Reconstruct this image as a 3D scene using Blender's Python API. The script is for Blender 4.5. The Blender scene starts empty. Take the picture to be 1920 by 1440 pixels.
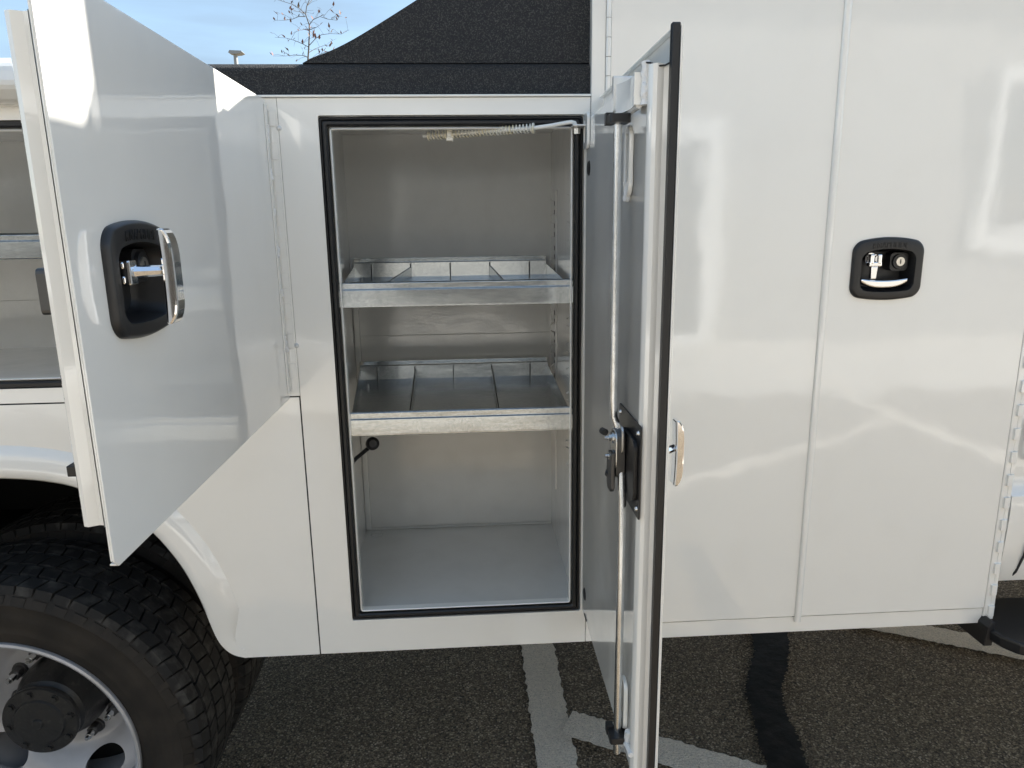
import bpy, bmesh, math, random
from mathutils import Vector, Matrix
random.seed(7)
S = bpy.context.scene
COL = S.collection
# ------------------------------------------------------------------ camera, sky, sun, exposure
cd = bpy.data.cameras.new('camera'); cam = bpy.data.objects.new('camera', cd); COL.objects.link(cam)
S.camera = cam
PITCH, YAW, ROLL, F = .2208, .0586, -.0135, 1333.9
f = Vector((math.sin(YAW)*math.cos(PITCH), math.cos(YAW)*math.cos(PITCH), -math.sin(PITCH)))
r = Vector((math.cos(YAW), -math.sin(YAW), 0)); u = r.cross(f)
rt = r*math.cos(ROLL)+u*math.sin(ROLL); up = -r*math.sin(ROLL)+u*math.cos(ROLL)
M = Matrix((rt, up, -f)).transposed().to_4x4(); M.translation = (0, -1.3, 1.42)
cam.matrix_world = M
cd.sensor_width = 36; cd.lens = F/1920*36; cd.clip_start = .02; cd.clip_end = 3000
SUN = Vector((1, .418, .65)).normalized()
EL = math.asin(SUN.z); AZ = math.atan2(SUN.x, SUN.y)      # azimuth clockwise from +y
w = bpy.data.worlds.new('World'); S.world = w; w.use_nodes = True
nt = w.node_tree; N = nt.nodes; L = nt.links; N.clear()
out = N.new('ShaderNodeOutputWorld'); bg = N.new('ShaderNodeBackground'); sky = N.new('ShaderNodeTexSky')
sky.sky_type = 'NISHITA'; sky.sun_disc = False; sky.sun_elevation = EL; sky.sun_rotation = AZ
sky.air_density = 1.15; sky.dust_density = .25; sky.ozone_density = 1.5
bg.inputs['Strength'].default_value = .073
tc = N.new('ShaderNodeTexCoord'); mp = N.new('ShaderNodeMapping'); mp.inputs['Scale'].default_value = (1.2, 1.6, 9)
mp.inputs['Rotation'].default_value = (0, .12, .3)
nz = N.new('ShaderNodeTexNoise'); nz.inputs['Scale'].default_value = 2.2; nz.inputs['Detail'].default_value = 6; nz.inputs['Roughness'].default_value = .55
rp = N.new('ShaderNodeValToRGB'); rp.color_ramp.elements[0].position = .38; rp.color_ramp.elements[1].position = .7; rp.color_ramp.elements[0].color = (.36, .36, .36, 1)
rp.color_ramp.elements[1].color = (.9, .9, .9, 1)
mx = N.new('ShaderNodeMix'); mx.data_type = 'RGBA'; mx.inputs[7].default_value = (1.65, 2.3, 3.05, 1)
L.new(tc.outputs['Generated'], mp.inputs[0]); L.new(mp.outputs[0], nz.inputs['Vector']); L.new(nz.outputs[0], rp.inputs[0])
L.new(rp.outputs[0], mx.inputs[0]); L.new(sky.outputs[0], mx.inputs[6]); L.new(mx.outputs[2], bg.inputs[0]); L.new(bg.outputs[0], out.inputs[0])
sd = bpy.data.lights.new('sun', 'SUN'); sun = bpy.data.objects.new('sun', sd); COL.objects.link(sun)
sd.energy = 5.0; sd.angle = math.radians(.53); sd.color = (1, .95, .87)
sun.rotation_euler = (-SUN).to_track_quat('-Z', 'Y').to_euler(); sun.location = (8, 4, 8)
S.view_settings.view_transform = 'Standard'; S.view_settings.look = 'None'
S.view_settings.gamma = 1; S.view_settings.use_curve_mapping = False
S.view_settings.exposure = 1.86

# ------------------------------------------------------------------ materials
def mat(name, col, rough=.5, metal=0, coat=0, coat_rough=.03, bump=None, var=None, spec=.5, coat_bump=None):
    m = bpy.data.materials.new(name); m.use_nodes = True
    n = m.node_tree.nodes; l = m.node_tree.links; b = n['Principled BSDF']
    b.inputs['Base Color'].default_value = (*col, 1); b.inputs['Roughness'].default_value = rough
    b.inputs['Metallic'].default_value = metal; b.inputs['Coat Weight'].default_value = coat
    b.inputs['Coat Roughness'].default_value = coat_rough; b.inputs['Coat IOR'].default_value = 1.75; b.inputs['Specular IOR Level'].default_value = spec
    t = n.new('ShaderNodeTexCoord')
    def ntex(scale, detail, stretch=(1, 1, 1)):
        q = n.new('ShaderNodeMapping'); q.inputs['Scale'].default_value = stretch
        z = n.new('ShaderNodeTexNoise'); z.inputs['Scale'].default_value = scale; z.inputs['Detail'].default_value = detail
        l.new(t.outputs['Object'], q.inputs[0]); l.new(q.outputs[0], z.inputs['Vector']); return z
    prev = None
    for key, inp in ((bump, ('Normal',)), (coat_bump, ('Normal', 'Coat Normal'))):
        if not key: continue
        for (sc, st, dist) in key:
            z = ntex(sc, 3); bp = n.new('ShaderNodeBump'); bp.inputs['Strength'].default_value = st; bp.inputs['Distance'].default_value = dist
            l.new(z.outputs[0], bp.inputs['Height'])
            if prev: l.new(prev.outputs[0], bp.inputs['Normal'])
            prev = bp
            for i in inp: l.new(bp.outputs[0], b.inputs[i])
    if var:
        sc, c2, a, z1 = var
        z = ntex(sc, 5); rr = n.new('ShaderNodeValToRGB'); rr.color_ramp.elements[0].position = a; rr.color_ramp.elements[1].position = z1
        rr.color_ramp.elements[0].color = (*col, 1); rr.color_ramp.elements[1].color = (*c2, 1)
        l.new(z.outputs[0], rr.inputs[0]); l.new(rr.outputs[0], b.inputs['Base Color'])
    return m
MW = mat('white_gloss_paint', (.885, .872, .825), .3, coat=1, coat_rough=.02, coat_bump=[(3.2, .12, .02), (260, .05, .0006)], var=(9, (.862, .848, .80), .5, .8))
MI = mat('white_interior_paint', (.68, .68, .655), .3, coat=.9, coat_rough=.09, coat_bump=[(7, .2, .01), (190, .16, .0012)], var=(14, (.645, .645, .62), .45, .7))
MWELD = mat('welded_white_paint', (.82, .82, .81), .3, coat=.8, coat_bump=[(160, .9, .004)])
MRUB = mat('black_rubber', (.012, .012, .013), .42, bump=[(180, .2, .001)])
MPL = mat('black_plastic', (.014, .014, .015), .38, bump=[(500, .12, .0004)])
MCH = mat('chrome', (.86, .86, .87), .06, 1, bump=[(18, .05, .003)])
MZN = mat('zinc_plated_steel', (.70, .72, .74), .24, 1, bump=[(60, .2, .001)], var=(40, (.6, .61, .61), .4, .7))
MBOLT = mat('dark_bolt_steel', (.10, .10, .10), .4, .8)
MSIL = mat('brushed_lock_silver', (.6, .58, .54), .3, 1)
MRIM = mat('silver_wheel_paint', (.45, .45, .465), .42, .25, coat=.3, coat_rough=.15, bump=[(220, .08, .0008)], var=(9, (.36, .355, .35), .45, .75))
MHUB = mat('oily_black_hub', (.022, .022, .022), .42, bump=[(45, .5, .004), (200, .3, .001)], var=(60, (.07, .068, .06), .6, .8))
MTYR = mat('tyre_rubber', (.018, .0155, .013), .72, bump=[(120, .25, .0012)], var=(12, (.036, .030, .024), .42, .72), spec=.3)
MTRD = mat('tyre_tread_rubber', (.016, .0155, .015), .75, bump=[(150, .3, .001)], var=(35, (.06, .057, .052), .5, .75), spec=.3)
MUND = mat('chassis_black', (.01, .01, .01), .8)
MGLS = mat('dark_window_glass', (.02, .022, .025), .04, coat=1)
MCREAM = mat('yellowed_overspray_paint', (.82, .80, .72), .4, coat=.4, bump=[(160, .4, .001)], var=(26, (.74, .64, .38), .5, .72))
MBARK = mat('bark', (.10, .085, .07), .9)
MLEAF = mat('dry_red_leaf', (.17, .06, .04), .7, var=(3, (.10, .07, .045), .4, .6))
MPOLE = mat('galvanised_pole', (.28, .29, .29), .6, .2)
MTAN = mat('tan_building_cladding', (.36, .345, .315), .7, bump=[(3, .2, .02)], var=(.6, (.32, .305, .28), .4, .7))
MTRIM = mat('white_trim', (.88, .88, .87), .4)
MCON = mat('bounce_apron_concrete', (.54, .51, .455), .85, bump=[(40, .3, .003)], var=(.9, (.49, .46, .41), .4, .7))
MSEAM = mat('sealer_shadow_gap', (.03, .03, .03), .8)

_n = MW.node_tree.nodes; _l = MW.node_tree.links; _b = _n['Principled BSDF']
_t = _n.new('ShaderNodeTexCoord'); _m = _n.new('ShaderNodeMapping'); _m.inputs['Scale'].default_value = (2.5, 2.5, 1.1)
_z = _n.new('ShaderNodeTexNoise'); _z.inputs['Scale'].default_value = 2.4; _z.inputs['Detail'].default_value = 7; _z.inputs['Roughness'].default_value = .6
_r = _n.new('ShaderNodeMapRange'); _r.inputs[1].default_value = .42; _r.inputs[2].default_value = .75; _r.inputs[3].default_value = .018; _r.inputs[4].default_value = .085
_l.new(_t.outputs['Object'], _m.inputs[0]); _l.new(_m.outputs[0], _z.inputs['Vector']); _l.new(_z.outputs[0], _r.inputs[0]); _l.new(_r.outputs[0], _b.inputs['Coat Roughness'])
def nodes(m): return m.node_tree.nodes, m.node_tree.links, m.node_tree.nodes['Principled BSDF']
# sprayed bed liner: fine grains with pale sparkle specks
MLIN = mat('sprayed_black_liner', (.017, .017, .018), .55)
n, l, b = nodes(MLIN); t = n.new('ShaderNodeTexCoord')
v = n.new('ShaderNodeTexVoronoi'); v.inputs['Scale'].default_value = 420
z = n.new('ShaderNodeTexNoise'); z.inputs['Scale'].default_value = 560; z.inputs['Detail'].default_value = 3
bp = n.new('ShaderNodeBump'); bp.inputs['Strength'].default_value = 1; bp.inputs['Distance'].default_value = .0035
l.new(t.outputs['Object'], v.inputs['Vector']); l.new(t.outputs['Object'], z.inputs['Vector'])
l.new(z.outputs[0], bp.inputs['Height']); l.new(bp.outputs[0], b.inputs['Normal'])
rr = n.new('ShaderNodeValToRGB'); rr.color_ramp.elements[0].position = .5; rr.color_ramp.elements[1].position = .72
rr.color_ramp.elements[0].color = (.010, .010, .0115, 1); rr.color_ramp.elements[1].color = (.10, .096, .085, 1)
l.new(z.outputs[0], rr.inputs[0]); l.new(rr.outputs[0], b.inputs['Base Color'])
# galvanised sheet with spangle, streaks
MGAL = mat('galvanised_sheet', (.62, .64, .64), .3, 1)
n, l, b = nodes(MGAL); t = n.new('ShaderNodeTexCoord')
v = n.new('ShaderNodeTexVoronoi'); v.inputs['Scale'].default_value = 260
mpn = n.new('ShaderNodeMapping'); mpn.inputs['Scale'].default_value = (4, 8, 14)
z = n.new('ShaderNodeTexNoise'); z.inputs['Scale'].default_value = 1.5; z.inputs['Detail'].default_value = 5
l.new(t.outputs['Object'], v.inputs['Vector']); l.new(t.outputs['Object'], mpn.inputs[0]); l.new(mpn.outputs[0], z.inputs['Vector'])
rr = n.new('ShaderNodeValToRGB'); rr.color_ramp.elements[0].color = (.38, .405, .415, 1); rr.color_ramp.elements[1].color = (.52, .54, .545, 1)
l.new(v.outputs['Color'], rr.inputs[0]); l.new(rr.outputs[0], b.inputs['Base Color'])
r2 = n.new('ShaderNodeMapRange'); r2.inputs[3].default_value = .12; r2.inputs[4].default_value = .30
l.new(z.outputs[0], r2.inputs[0]); l.new(r2.outputs[0], b.inputs['Roughness'])
bp = n.new('ShaderNodeBump'); bp.inputs['Strength'].default_value = .3; bp.inputs['Distance'].default_value = .003
l.new(z.outputs[0], bp.inputs['Height']); l.new(bp.outputs[0], b.inputs['Normal'])
# asphalt: aggregate stones
def asphalt(name, paint=None):
    m = mat(name, (.05, .05, .05), .85); n, l, b = nodes(m); t = n.new('ShaderNodeTexCoord')
    v = n.new('ShaderNodeTexVoronoi'); v.inputs['Scale'].default_value = 210; v.inputs['Randomness'].default_value = 1
    v2 = n.new('ShaderNodeTexVoronoi'); v2.inputs['Scale'].default_value = 330
    z = n.new('ShaderNodeTexNoise'); z.inputs['Scale'].default_value = 2.2; z.inputs['Detail'].default_value = 6
    zf = n.new('ShaderNodeTexNoise'); zf.inputs['Scale'].default_value = 260; zf.inputs['Detail'].default_value = 5
    for q in (v, v2, z, zf): l.new(t.outputs['Object'], q.inputs['Vector'])
    sep = n.new('ShaderNodeSeparateColor'); l.new(v.outputs['Color'], sep.inputs[0])
    rr = n.new('ShaderNodeValToRGB'); e = rr.color_ramp
    e.elements[0].position = 0; e.elements[0].color = (.096, .072, .044, 1)
    e.elements[1].position = 1; e.elements[1].color = (.62, .52, .40, 1)
    q = e.elements.new(.55); q.color = (.205, .158, .104, 1)
    q = e.elements.new(.88); q.color = (.36, .29, .195, 1)
    l.new(sep.outputs[0], rr.inputs[0])
    gap = n.new('ShaderNodeValToRGB'); gap.color_ramp.elements[0].position = .45; gap.color_ramp.elements[0].color = (1, 1, 1, 1)
    gap.color_ramp.elements[1].position = .85; gap.color_ramp.elements[1].color = (.22, .22, .22, 1)
    l.new(v.outputs['Distance'], gap.inputs[0])
    mu = n.new('ShaderNodeMix'); mu.data_type = 'RGBA'; mu.blend_type = 'MULTIPLY'; mu.inputs[0].default_value = 1
    l.new(rr.outputs[0], mu.inputs[6]); l.new(gap.outputs[0], mu.inputs[7])
    br = n.new('ShaderNodeMix'); br.data_type = 'RGBA'; br.blend_type = 'MULTIPLY'; br.inputs[0].default_value = 1
    rb = n.new('ShaderNodeValToRGB'); rb.color_ramp.elements[0].position = .3; rb.color_ramp.elements[0].color = (.80, .77, .72, 1); rb.color_ramp.elements[1].position = .7; rb.color_ramp.elements[1].color = (1.12, 1.1, 1.06, 1)
    l.new(z.outputs[0], rb.inputs[0]); l.new(mu.outputs[2], br.inputs[6]); l.new(rb.outputs[0], br.inputs[7])
    last = br.outputs[2]
    inv = n.new('ShaderNodeMath'); inv.operation = 'SUBTRACT'; inv.inputs[0].default_value = 1; l.new(v.outputs['Distance'], inv.inputs[1])
    if paint:
        pr = n.new('ShaderNodeValToRGB'); pr.color_ramp.elements[0].position = .27; pr.color_ramp.elements[1].position = .42
        l.new(zf.outputs[0], pr.inputs[0]); pm = n.new('ShaderNodeMix'); pm.data_type = 'RGBA'
        pc = n.new('ShaderNodeValToRGB'); pc.color_ramp.elements[0].color = (*[c*.8 for c in paint], 1); pc.color_ramp.elements[1].color = (*paint, 1)
        l.new(sep.outputs[0], pc.inputs[0])
        l.new(pr.outputs[0], pm.inputs[0]); l.new(last, pm.inputs[6]); l.new(pc.outputs[0], pm.inputs[7]); last = pm.outputs[2]
    l.new(last, b.inputs['Base Color'])
    bp = n.new('ShaderNodeBump'); bp.inputs['Strength'].default_value = .9; bp.inputs['Distance'].default_value = .005
    l.new(inv.outputs[0], bp.inputs['Height']); l.new(bp.outputs[0], b.inputs['Normal'])
    return m
MASP = asphalt('asphalt'); MLINE = asphalt('worn_white_road_paint', (.90, .81, .68))
MTAR = mat('tar_sealer', (.016, .0145, .013), .7, bump=[(30, .6, .006), (260, .5, .002)], var=(20, (.034, .030, .026), .45, .75), spec=.15)

# ------------------------------------------------------------------ helpers
ORG = {}
def fin(name, bm, m, parent=None, smooth=False, bevel=0, kind=None, merge=False):
    if merge: bmesh.ops.remove_doubles(bm, verts=bm.verts, dist=1e-5)
    bmesh.ops.recalc_face_normals(bm, faces=bm.faces)
    if bm.verts:
        lo = Vector([min(v.co[i] for v in bm.verts) for i in range(3)]); hi = Vector([max(v.co[i] for v in bm.verts) for i in range(3)])
        c = (lo+hi)/2
    else: c = Vector()
    bmesh.ops.translate(bm, verts=bm.verts, vec=-c)
    if smooth:
        for fc in bm.faces: fc.smooth = True
    me = bpy.data.meshes.new(name); bm.to_mesh(me); bm.free(); me.materials.append(m)
    if smooth: me.set_sharp_from_angle(angle=math.radians(38 if smooth is True else smooth))
    o = bpy.data.objects.new(name, me); COL.objects.link(o); ORG[o] = c
    if parent: o.parent = parent; o.location = c-ORG[parent]
    else: o.location = c
    if bevel:
        bv = o.modifiers.new('bevel', 'BEVEL'); bv.width = bevel; bv.segments = 2; bv.limit_method = 'ANGLE'; bv.angle_limit = math.radians(40); bv.harden_normals = False
    if kind: o['kind'] = kind
    return o
def empty(name, loc):
    o = bpy.data.objects.new(name, None); COL.objects.link(o); o.location = loc; ORG[o] = Vector(loc); o.empty_display_size = .1; return o
def tag(o, label=None, cat=None, group=None, kind=None):
    if label: o['label'] = label
    if cat: o['category'] = cat
    if group: o['group'] = group
    if kind: o['kind'] = kind
    return o
I3 = lambda a, b, c: Vector((a, b, c))
def box(bm, x0, x1, y0, y1, z0, z1, T=I3):
    vs = [bm.verts.new(T(x, y, z)) for x in (x0, x1) for y in (y0, y1) for z in (z0, z1)]
    for q in ((0, 1, 3, 2), (4, 6, 7, 5), (0, 4, 5, 1), (2, 3, 7, 6), (0, 2, 6, 4), (1, 5, 7, 3)): bm.faces.new([vs[i] for i in q])
def B(*boxes, T=I3):
    bm = bmesh.new()
    for b_ in boxes: box(bm, *b_, T=T)
    return bm
def prism(bm, outer, holes, T, c0, c1):
    """flat plate: outline (a,b), holes, mapped with T(a,b,c), thickness c0..c1"""
    tb = bmesh.new()
    for ring in [outer]+list(holes):
        vs = [tb.verts.new((p[0], p[1], 0)) for p in ring]
        for i in range(len(vs)): tb.edges.new((vs[i], vs[(i+1) % len(vs)]))
    bmesh.ops.triangle_fill(tb, edges=tb.edges[:], use_beauty=True)
    tb.verts.index_update(); tb.verts.ensure_lookup_table()
    P = [v_.co.copy() for v_ in tb.verts]; T3 = [[v_.index for v_ in fc.verts] for fc in tb.faces]; tb.free()
    A = [bm.verts.new(T(p.x, p.y, c0)) for p in P]; Bv = [bm.verts.new(T(p.x, p.y, c1)) for p in P]
    for q in T3:
        try: bm.faces.new([A[i] for i in q]); bm.faces.new([Bv[i] for i in reversed(q)])
        except ValueError: pass
    k = 0
    for ring in [outer]+list(holes):
        m_ = len(ring)
        for i in range(m_):
            a, b_ = k+i, k+(i+1) % m_
            bm.faces.new([A[a], A[b_], Bv[b_], Bv[a]])
        k += m_
def rrect(x0, x1, z0, z1, r_, n_=5):
    o = []
    for cx, cz, a0 in ((x1-r_, z1-r_, 0), (x0+r_, z1-r_, 90), (x0+r_, z0+r_, 180), (x1-r_, z0+r_, 270)):
        for i in range(n_+1):
            a = math.radians(a0+90*i/n_); o.append((cx+r_*math.cos(a), cz+r_*math.sin(a)))
    return o
def tube(bm, pts, rad, n_=10, closed=False, cap=True):
    pts = [Vector(p) for p in pts]; rads = rad if isinstance(rad, (list, tuple)) else [rad]*len(pts)
    rings = []; prevn = None; m_ = len(pts)
    for i, p in enumerate(pts):
        if closed: d = pts[(i+1) % m_]-pts[i-1]
        else: d = pts[min(i+1, m_-1)]-pts[max(i-1, 0)]
        d.normalize()
        if prevn is None: nn = d.orthogonal().normalized()
        else:
            nn = prevn-d*prevn.dot(d); nn.normalize()
        prevn = nn; bb = d.cross(nn)
        rings.append([bm.verts.new(p+(nn*math.cos(2*math.pi*k/n_)+bb*math.sin(2*math.pi*k/n_))*rads[i]) for k in range(n_)])
    for i in range(m_ if closed else m_-1):
        a, b_ = rings[i], rings[(i+1) % m_]
        for k in range(n_): bm.faces.new([a[k], a[(k+1) % n_], b_[(k+1) % n_], b_[k]])
    if cap and not closed: bm.faces.new(rings[0][::-1]); bm.faces.new(rings[-1])
def lathe(bm, prof, ax, n_=48, T=None, close=False):
    """prof: (radius, y) list; ax: centre (x,z); turned about the y axis"""
    rings = []
    for (rd, y) in prof:
        rings.append([bm.verts.new((ax[0]+rd*math.cos(2*math.pi*k/n_), y, ax[1]+rd*math.sin(2*math.pi*k/n_))) for k in range(n_)])
    m_ = len(rings)
    for i in range(m_ if close else m_-1):
        a, b_ = rings[i], rings[(i+1) % m_]
        for k in range(n_): bm.faces.new([a[k], a[(k+1) % n_], b_[(k+1) % n_], b_[k]])
    return rings
def cyl(bm, p, axis, r_, h, n_=20, r2=None):
    """cylinder from p along axis vector for length h"""
    a = Vector(axis).normalized(); tube(bm, [Vector(p), Vector(p)+a*h], [r_, r_ if r2 is None else r2], n_)
def frame_sweep(bm, x0, x1, z0, z1, rc, prof, n_=4):
    """sweep profile (outward offset o, y) round a rounded rectangle in xz"""
    rings = []
    base = rrect(x0, x1, z0, z1, rc, n_); m_ = len(base)
    for cx, cz, a0 in ((x1-rc, z1-rc, 0), (x0+rc, z1-rc, 90), (x0+rc, z0+rc, 180), (x1-rc, z0+rc, 270)):
        for i in range(n_+1):
            a = math.radians(a0+90*i/n_); dx, dz = math.cos(a), math.sin(a)
            rings.append([bm.verts.new((cx+(rc+o)*dx, y, cz+(rc+o)*dz)) for (o, y) in prof])
    k = len(prof)
    for i in range(m_):
        a, b_ = rings[i], rings[(i+1) % m_]
        for j in range(k): bm.faces.new([a[j], a[(j+1) % k], b_[(j+1) % k], b_[j]])
def miter_sweep(bm, x0, x1, z0, z1, rc, prof):
    rings = []
    for (o, y) in prof: rings.append([bm.verts.new((a, y, b_)) for a, b_ in rrect(x0-o, x1+o, z0-o, z1+o, rc, 3)])
    k = len(prof); m_ = len(rings[0])
    for j in range(k):
        A, C = rings[j], rings[(j+1) % k]
        for i in range(m_): bm.faces.new([A[i], A[(i+1) % m_], C[(i+1) % m_], C[i]])
def vtab(x0, x1, z0, z1): return [(x0, z0), (x1, z0), (x1, z1), (x0, z1)]
XZ = lambda a, b_, c: Vector((a, c, b_))      # plate in the body plane, c = y

# ------------------------------------------------------------------ ground
bm = bmesh.new()
vs = [bm.verts.new(p) for p in ((-400, -400, 0), (400, -400, 0), (400, 400, 0), (-400, 400, 0))]; bm.faces.new(vs)
fin('ground', bm, MASP, kind='structure')
def strip(name, pts, z, m):
    bm = bmesh.new(); bm.faces.new([bm.verts.new((p[0], p[1], z)) for p in pts]); return fin(name, bm, m, kind='structure')
def ragged(a, b_, wdt, z, m, name='parking_line', amp=.0045):
    a = Vector(a); b_ = Vector(b_); d = (b_-a); Ln = d.length; d.normalize(); nn = Vector((-d.y, d.x)); k = min(max(4, int(Ln/.011)), 520)
    Lf = [a+d*Ln*i/k+nn*(wdt/2+random.uniform(-amp, amp)) for i in range(k+1)]; Rt = [a+d*Ln*i/k-nn*(wdt/2+random.uniform(-amp, amp)) for i in range(k+1)]
    bm = bmesh.new(); A = [bm.verts.new((p.x, p.y, z)) for p in Lf]; C = [bm.verts.new((p.x, p.y, z)) for p in Rt]
    for i in range(k): bm.faces.new([A[i], A[i+1], C[i+1], C[i]])
    return fin(name, bm, m, kind='structure')
ragged((.196, -1.2), (.222, 5.2), .112, .004, MLINE)
dd = Vector((1, -.535)).normalized()
for k, c in enumerate(((.50, .355), (1.62, .815), (1.62, 2.03), (1.62, 3.2))):
    c = Vector(c); x0 = .25
    t0 = (x0-c.x)/dd.x; ragged(c+dd*t0, c+dd*(t0+3.2), .105, .0078, MLINE)
ragged((3.15, -6.2), (3.15, 5.2), .11, .004, MLINE)
for yy in (-2.62,):                                 # the hatching goes on into the sunny part of the lot
    ragged((.25, yy+1.37*.6), (3.1, yy-1.48*.6), .085, .0078, MLINE)
# tar-filled crack
bm = bmesh.new(); cl = [(.955, -1.6, .05), (.90, -.9, .05), (.86, -.2, .052), (.803, .24, .052), (.83, .38, .058), (.845, .47, .05), (.872, .58, .057), (.93, .68, .062), (.985, .78, .06), (1.02, .88, .066), (1.03, 1.1, .06), (1.0, 1.6, .05), (1.06, 2.4, .05)]
Lf = []; Rt = []
for i in range(len(cl)-1):
    for k in range(24):
        q = k/24; x = cl[i][0]*(1-q)+cl[i+1][0]*q; y = cl[i][1]*(1-q)+cl[i+1][1]*q; ww = cl[i][2]*(1-q)+cl[i+1][2]*q
        Lf.append((x-ww+random.uniform(-.006, .006), y)); Rt.append((x+ww+random.uniform(-.006, .006), y))
A = [bm.verts.new((*p, .0105)) for p in Lf]; C = [bm.verts.new((*p, .0105)) for p in Rt]
Mi = [bm.verts.new(((a[0]+c[0])/2+.01*math.sin(i*.2), a[1], .0145)) for i, (a, c) in enumerate(zip(Lf, Rt))]
for i in range(len(A)-1): bm.faces.new([A[i], A[i+1], Mi[i+1], Mi[i]]); bm.faces.new([Mi[i], Mi[i+1], C[i+1], C[i]])
fin('tar_crack_seal', bm, MTAR, smooth=True, kind='structure')

# ================================================================== THE TRUCK
T = empty('service_truck', (-.3, 1.15, 0))
tag(T, 'white utility service truck with its side compartment doors standing open over the asphalt', 'truck')
ZS, ZT = .581, 1.6375                                            # sill bottom, ledge top
OX0, OX1, OZ0, OZ1 = -.249, .209, .652, 1.605                    # upright compartment cut-out
LX0, LX1, LZ0, LZ1 = -1.72, -.352, 1.143, 1.600                  # long compartment cut-out
# --- side panels
fr = .028
bm = bmesh.new(); prism(bm, vtab(-.316, .2195, ZS, ZT-.004), [rrect(OX0, OX1, OZ0, OZ1, .003, 3)], XZ, 0, .002)
box(bm, -.316, .2195, .002, .05, ZS, ZS+.002); box(bm, OX1+.003, .2195, .004, .006, ZS+.01, ZT-.01)
fin('front_frame_panel', bm, MW, T, bevel=.0008)
arch = [(-.94, .979), (-.873, .977), (-.80, .971), (-.7328, .955), (-.668, .917), (-.613, .866), (-.575, .809), (-.553, .763), (-.536, .71), (-.524, .655), (-.515, .622), (-.502, .600), (-.486, .5865), (-.466, ZS)]
def smoothp(P, it=2):
    for _ in range(it):
        Q = [P[0]]
        for a, b_ in zip(P, P[1:]): Q += [(a[0]*.75+b_[0]*.25, a[1]*.75+b_[1]*.25), (a[0]*.25+b_[0]*.75, a[1]*.25+b_[1]*.75)]
        P = Q+[P[-1]]
    return P
half = smoothp(arch)
full = [(-1.88-p[0], p[1]) for p in half][::-1]+half[1:]
nrm = []
for i, p in enumerate(full):
    a = Vector(full[max(i-1, 0)]); c = Vector(full[min(i+1, len(full)-1)]); d = (c-a).normalized(); nrm.append(Vector((-d.y, d.x)))
def offs(d):
    o = []
    for i, (p, n_) in enumerate(zip(full, nrm)):
        # the bead fades out towards the lower ends
        hgt = p[1]; s_ = max(.0, min(1, (hgt-.575)/.10)); dd_ = d*(.25+.75*s_)
        q = Vector(p)+n_*dd_; o.append((q.x, ZS if i in (0, len(full)-1) else max(q.y, ZS)))
    return o
W0 = .062
off = offs(W0); lowR = off[-1][0]
outer = [(-.3185, ZS), (-.3185, 1.113), (-1.95, 1.113), (-1.95, ZS)]+off
bm = bmesh.new(); prism(bm, outer, [], XZ, 0, .002)
fin('rear_fender_panel', bm, MW, T)
bm = bmesh.new(); prof = [(0, .035), (0, .002), (.001, -.008), (.006, -.013), (.022, -.0145), (.032, -.0115), (.044, -.0115), (.052, -.006), (.0605, 0), (W0, .0005)]
rows = []
for (d, y) in prof:
    of = offs(d); rw = []
    for i, q in enumerate(of):
        s_ = max(.0, min(1, (full[i][1]-.585)/.16)); yy = y*s_ if y < 0 else y
        rw.append(bm.verts.new((q[0], yy-(.0006 if d < W0 else 0)*(0 if y > 0 else 1), q[1])))
    rows.append(rw)
for a, b_ in zip(rows, rows[1:]):
    for i in range(len(a)-1): bm.faces.new([a[i], a[i+1], b_[i+1], b_[i]])
fin('wheel_arch_flare', bm, MW, T, smooth=50)
bm = bmesh.new(); prism(bm, vtab(-1.95, -.3165, 1.1155, ZT-.004), [rrect(LX0, LX1, LZ0, LZ1, .003, 3)], XZ, 0, .002)
fin('upper_side_panel', bm, MW, T, bevel=.0008)
fin('seam_backing', B((-.3185, -.316, .003, .005, ZS, 1.12), (-1.95, -.3185, .003, .005, 1.113, 1.1155)), MSEAM, T)
for q in ((-.44, -.3195), (.2455, 1.066)): fin('sill_return', B((*q, .0065, .045, ZS, ZS+.002)), MW, T)
# ledge lip above the compartments, then the black sprayed liner
bm = bmesh.new(); box(bm, -1.95, .2195, -.004, .03, ZT-.0035, ZT+.0005); fin('ledge_lip', bm, MW, T, bevel=.0012)
bm = bmesh.new(); prism(bm, [(.012, ZT+.001), (.012, 1.683), (.022, 1.692), (.40, 1.692), (.40, ZT+.001)], [], lambda a, b_, c: Vector((c, a, b_)), -1.95, .2265)
fin('top_liner', bm, MLIN, T, bevel=.004)
fpts = smoothp([(-.273, 1.6925), (-.262, 1.698), (-.2069, 1.7184), (-.151, 1.748), (-.0721, 1.7935), (-.02, 1.8235), (.10, 1.884), (.2265, 1.9465)], 2)
bm = bmesh.new(); prism(bm, fpts+[(.2265, 1.6925)], [], XZ, .021, .055)
fin('liner_gusset', bm, MLIN, T, bevel=.004)
bm = bmesh.new(); tube(bm, [(.2255, .012, 1.638), (.2268, .012, 1.70), (.2262, .013, 1.80), (.2268, .014, 1.93)], .0035, 8); fin('liner_bead', bm, MRUB, T, smooth=True)
# raised white rail at the rear of the ledge
bm = bmesh.new(); prism(bm, [(-.055, 1.645), (-.03, 1.622), (0.008, 1.622), (.008, 1.69), (-.03, 1.69), (-.05, 1.675)], [], lambda a, b_, c: Vector((c, a, b_)), -1.9, -.70)
fin('grab_rail', bm, MW, T, bevel=.008)

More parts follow.
